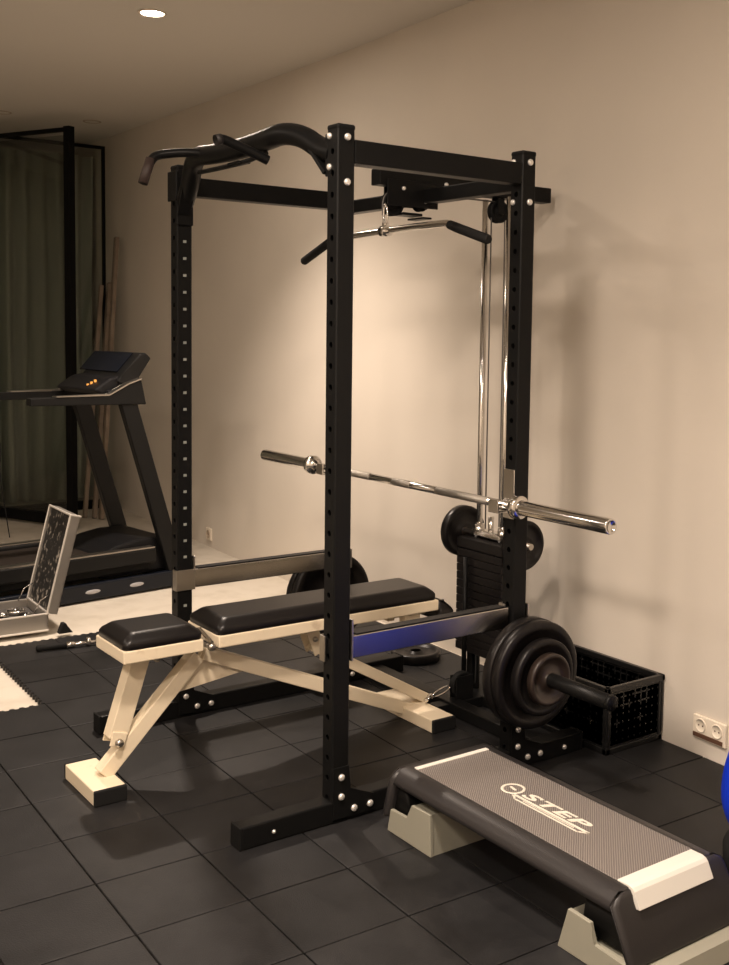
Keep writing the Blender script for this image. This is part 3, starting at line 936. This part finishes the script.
# ---------------------------------------------------------------- blue ball
t = thing('exercise_ball', 'blue exercise ball on a black base ring at the right picture edge', 'exercise ball', (1.118, .930, 0))
prof = [(0, .54)]
for k in range(1, 25):
    a = pi / 2 - k * (pi / 2 + .75) / 24
    prof.append((.30 * cos(a), .215 + .325 * sin(a) * (1 if sin(a) > 0 else .62)))
g = G(); g.lathe((0, 0, 0), (0, 0, 1), prof, 72); g.build('dome', BLUE, t)
zb = prof[-1][1]; rb = prof[-1][0]
g = G(); g.lathe((0, 0, 0), (0, 0, 1), [(0, 0), (.27, 0), (.288, .012), (.290, .06), (.275, .085), (rb - .0, zb - .002), (0, zb - .002)], 72); g.build('base', RUB, t)

# ---------------------------------------------------------------- treadmill
A8 = radians(8)
tm = thing('treadmill', 'dark folding treadmill with slanted uprights and console against the far wall', 'treadmill', (-3.10, .15, -.02), A8)
TWd = .63
def tp(name, g, m, par=None):
    o = g.build(name, m, tm)
    if par: o.parent = par
    return o
def lx(s): return 0 if s == 0 else -TWd
for s in (0, 1):
    x = lx(s)
    g = G(); g.box(x - .045 if s == 0 else x, x if s == 0 else x + .045, -1.3, .78, .01, .105, .012, 3); tp('base_rail', g, NAVY)
    g = G(); g.box(x - .065 if s == 0 else x, x if s == 0 else x + .065, -1.2, .62, .17, .255, .012, 3); r_ = tp('side_rail', g, TMETAL)
    g = G(); g.box(x - .060 if s == 0 else x + .002, x - .002 if s == 0 else x + .060, -1.19, .61, .254, .262, .002); tp('rail_strip', g, STEEL, r_)
for yy in (.22, .49):
    g = G(); g.lathe((.0005, yy, .058), (1, 0, 0), [(0, .002), (.9, .002), (1, .0)], 28)
    bmesh.ops.scale(g.bm, verts=g.bm.verts, vec=(1, .045, .012), space=Matrix.Translation((0, -yy, -.058)))
    tp('badge', g, mat('badge_grey', (.45, .45, .47), .4, metal=.5))
g = G(); g.box(-TWd + .06, -.06, -1.15, .60, .205, .232, .003); tp('belt', g, BELT)
g = G(); g.box(-TWd + .05, -.05, -1.1, .6, .12, .17, .01); tp('deck_frame', g, BLACKM)
g = G(); g.prism([(.30, .235), (.42, .285), (.55, .305), (.72, .30), (.84, .24), (.86, .10), (.30, .10)], 0, -TWd + .07, -.07, .015); tp('motor_cover', g, DGREY)
g = G(); g.box(-TWd, 0, .76, .84, .01, .09, .01); tp('front_foot', g, NAVY)
for s in (0, 1):
    x = -.035 if s == 0 else -TWd + .035
    g = G(); g.bar((x, .76, .10), (x, .455, 1.10), .045, .098, .006, up=(0, 1, 0)); tp('upright', g, TMETAL)
    # arm rest: flat bar, rising at the console end
    g = G(); g.prism([(-.12, 1.098), (.56, 1.085), (.53, 1.225), (.45, 1.20), (.33, 1.140), (-.12, 1.140)], 0, x - .030, x + .030, .006)
    ar = tp('arm_rest', g, TMETAL)
    g = G(); g.prism([(.02, 1.141), (.33, 1.141), (.45, 1.202), (.53, 1.228), (.53, 1.236), (.45, 1.211), (.33, 1.149), (.02, 1.147)], 0, x - .018, x + .034, .001)
    tp('chrome_trim', g, STEEL, ar)
g = G(); g.box(-TWd + .04, -.04, .34, .50, 1.10, 1.17, .01); tp('cross_bar', g, DGREY)
g = G(); g.prism([(.27, 1.17), (.37, 1.235), (.50, 1.26), (.57, 1.22), (.54, 1.15), (.33, 1.14)], 0, -TWd + .10, -.07, .012); tp('console_tray', g, DGREY)
con = G(); con.prism([(.40, 1.215), (.435, 1.255), (.545, 1.372), (.585, 1.378), (.620, 1.345), (.52, 1.205), (.46, 1.195)], 0, -TWd + .13, -.05, .012)
c_ = tp('console', con, TMETAL)
g = G(); g.bar((-.34, .440, 1.268), (-.34, .540, 1.374), .44, .006, .001, up=(0, -1, .9)); tp('display', g, NAVY, c_)
g = G()
for k in range(3): g.box(-.21 + .02 * k, -.200 + .02 * k, .30 + .012 * k, .312 + .012 * k, 1.185 + .012 * k, 1.20 + .012 * k, .001)
tp('lit_buttons', g, AMBER, c_)
g = G(); g.tube([(-.62, -.02, 1.11), (-.615, -.04, .95), (-.63, -.01, .82), (-.61, -.03, .66), (-.62, .0, .50), (-.6, .02, .30)], .003, 8, True, 2)
tp('cord', g, BLACKM)

# ---------------------------------------------------------------- aluminium case
case = thing('aluminium_case', 'open ribbed aluminium case with raised lid on the pale floor', 'case', (-2.60, -.045, -.0), radians(-2))
CWx, CL, CH = .36, .46, .092
g = G()
g.box(-CWx, 0, -CL, 0, .002, .010, .002)
g.box(-.010, 0, -CL, 0, .008, CH, .003); g.box(-CWx, -CWx + .010, -CL, 0, .008, CH, .003)
g.box(-CWx, 0, -CL, -CL + .010, .008, CH, .003); g.box(-CWx, 0, -.010, 0, .008, CH, .003)
g.build('tub', ALU, case)
g = G()
for z in (.004, CH - .006):
    g.box(-.006, .003, -CL, .003, z, z + .008, .002); g.box(-CWx, .003, -.006, .003, z, z + .008, .002)
g.build('edge_trim', BRIGHT, case)
g = G(); g.box(-CWx + .012, -.012, -CL + .012, -.012, .010, .052, .003); g.build('foam_lining', mat('grey_foam', (.06, .055, .05), .9), case)
# lid in its own slope
lidm = Matrix.Translation((0, -.008, CH)) @ Matrix.Rotation(radians(-14), 4, 'X')
def lid(name, g, m):
    o = g.build(name, m, case); o.matrix_local = lidm; return o
g = G()
g.box(-CWx, 0, .045, .052, 0, .495, .002)
g.box(-.008, 0, 0, .052, 0, .495, .002); g.box(-CWx, -CWx + .008, 0, .052, 0, .495, .002)
g.box(-CWx, 0, 0, .052, .487, .495, .002); g.box(-CWx, 0, 0, .052, 0, .008, .002)
lid('lid', g, ALU)
g = G()
for x in (-.007, -CWx - .002): g.box(x, x + .009, -.003, .006, 0, .496, .002)
g.box(-CWx, .0, -.003, .006, .489, .498, .002); g.box(-.008, .002, -.0, .055, .489, .498, .002); g.box(-CWx, .0, -.003, .006, 0, .008, .002)
lid('lid_trim', g, BRIGHT)
g = G(); g.box(-CWx + .010, -.010, .010, .045, .010, .485, .004); lid('lid_lining', g, mat('mottled_foam', (.012, .011, .010), .7, noise=(34, (.34, .31, .27), .56, .70)))
g = G()
for x in (-.03, -CWx + .03):
    g.tube([(x, -.06, CH + .0), (x, -.03, CH + .06), (x, .015, CH + .085)], .0035, 8)
g.build('hinge_stay', CHROME, case)
for x in (-.05, -CWx + .05):
    g = G(); g.box(x - .02, x + .02, .0, .008, CH - .03, CH + .01, .002); g.build('hinge', CHROME, case)

# chrome dumbbell pieces in the case: collars and discs
def disc(c, r, th, label, tilt=0.0, grp='chrome discs lying in the aluminium case'):
    t = thing('dumbbell_disc', label, 'weight disc', c, 0, grp)
    g = G(); g.lathe((0, 0, 0), (0, 0, 1), [(.013, -th / 2), (r * .9, -th / 2), (r, -th * .3), (r, th * .3), (r * .9, th / 2), (r * .4, th * .3), (.013, th / 2), (.013, -th / 2)], 28)
    g.build('disc', CHROME, t)
    t.rotation_euler = (tilt, 0, 0)
    return t
disc((-2.70, -.125, .0645), .045, .020, 'chrome dumbbell disc in the open case, beside the lid hinge', 0, None)
disc((-2.68, -.255, .0645), .048, .020, 'chrome dumbbell disc in the open case, nearest the left picture edge', 0, None)
disc((-2.83, -.135, .0645), .045, .020, 'chrome dumbbell disc in the open case, at its back corner by the lid', 0, None)
def collar(c, label):
    t = thing('star_collar', label, 'collar', c, random.uniform(0, 3))
    g = G(); g.lathe((0, 0, 0), (0, 0, 1), [(.013, -.012), (.022, -.012), (.022, .008), (.018, .013), (.013, .013), (.013, -.012)], 20)
    for k in range(6):
        a = pi * k / 3; g.box(.024 * cos(a) - .006, .024 * cos(a) + .006, .024 * sin(a) - .006, .024 * sin(a) + .006, -.010, .004, .002)
    g.build('collar_ring', CHROME, t)
    return t
collar((-2.645, -.178, .0645), 'chrome star collar in the open case near its front wall')
collar((-2.77, -.215, .0645), 'chrome star collar in the middle of the open case')

# dumbbell handle on the tiles
a = math.atan2(.255, .035)
t = thing('dumbbell_bar', 'chrome dumbbell handle with black grip lying on the tiles beside the bench seat', 'dumbbell bar', (-2.265, -.07, .016), a)
g = G(); g.tube([(-.135, 0, 0), (-.13, 0, 0), (-.005, 0, 0), (0, 0, 0)], [.010, .0145, .0145, .011], 16); g.build('grip', RUB, t)
g = G(); g.cyl((-.005, 0, 0), (.135, 0, 0), .0095, 16); g.cyl((.0, 0, 0), (.035, 0, 0), .0145, 16); g.build('rod', CHROME, t)
g = G(); g.lathe((.10, 0, .006), (1, 0, 0), [(.0125, -.008), (.020, -.008), (.022, 0), (.020, .008), (.0125, .008)], 12); g.build('collar', CHROME, t)
# small black block beside the case
g = G(); g.prism([(0, 0), (.07, 0), (.05, .02), (.035, .05), (.02, .05)], 0, -2.56, -2.52, .003)
o = g.build('rubber_wedge', RUB, None, loc=(-2.54, -.0, 0)); 
o.location = (-2.54, -.02, 0.0)
tag(o, 'small black rubber wedge on the floor at the corner of the case', 'wedge')

# ---------------------------------------------------------------- wooden poles leaning in the corner
def pole(p, q, wd, th, label):
    p, q = Vector(p), Vector(q)
    g = G(); g.bar(p, q, wd, th, .002, up=(0, 1, 0))
    o = g.build('wooden_pole', WOOD, None, loc=tuple(p))
    return tag(o, label, 'wooden pole')
pole((-5.66, 1.345, -.018), (-6.00, 1.612, 2.22), .050, .03, 'tallest worn wooden pole leaning on the far wall beside the glass door')
pole((-5.73, 1.315, -.018), (-6.165, 1.612, 1.855), .045, .03, 'shorter wooden pole leaning beside the glass door, middle of the three')
pole((-5.80, 1.262, -.018), (-6.10, 1.52, 1.83), .035, .03, 'thin wooden pole leaning nearest the glass door, leftmost of the three')
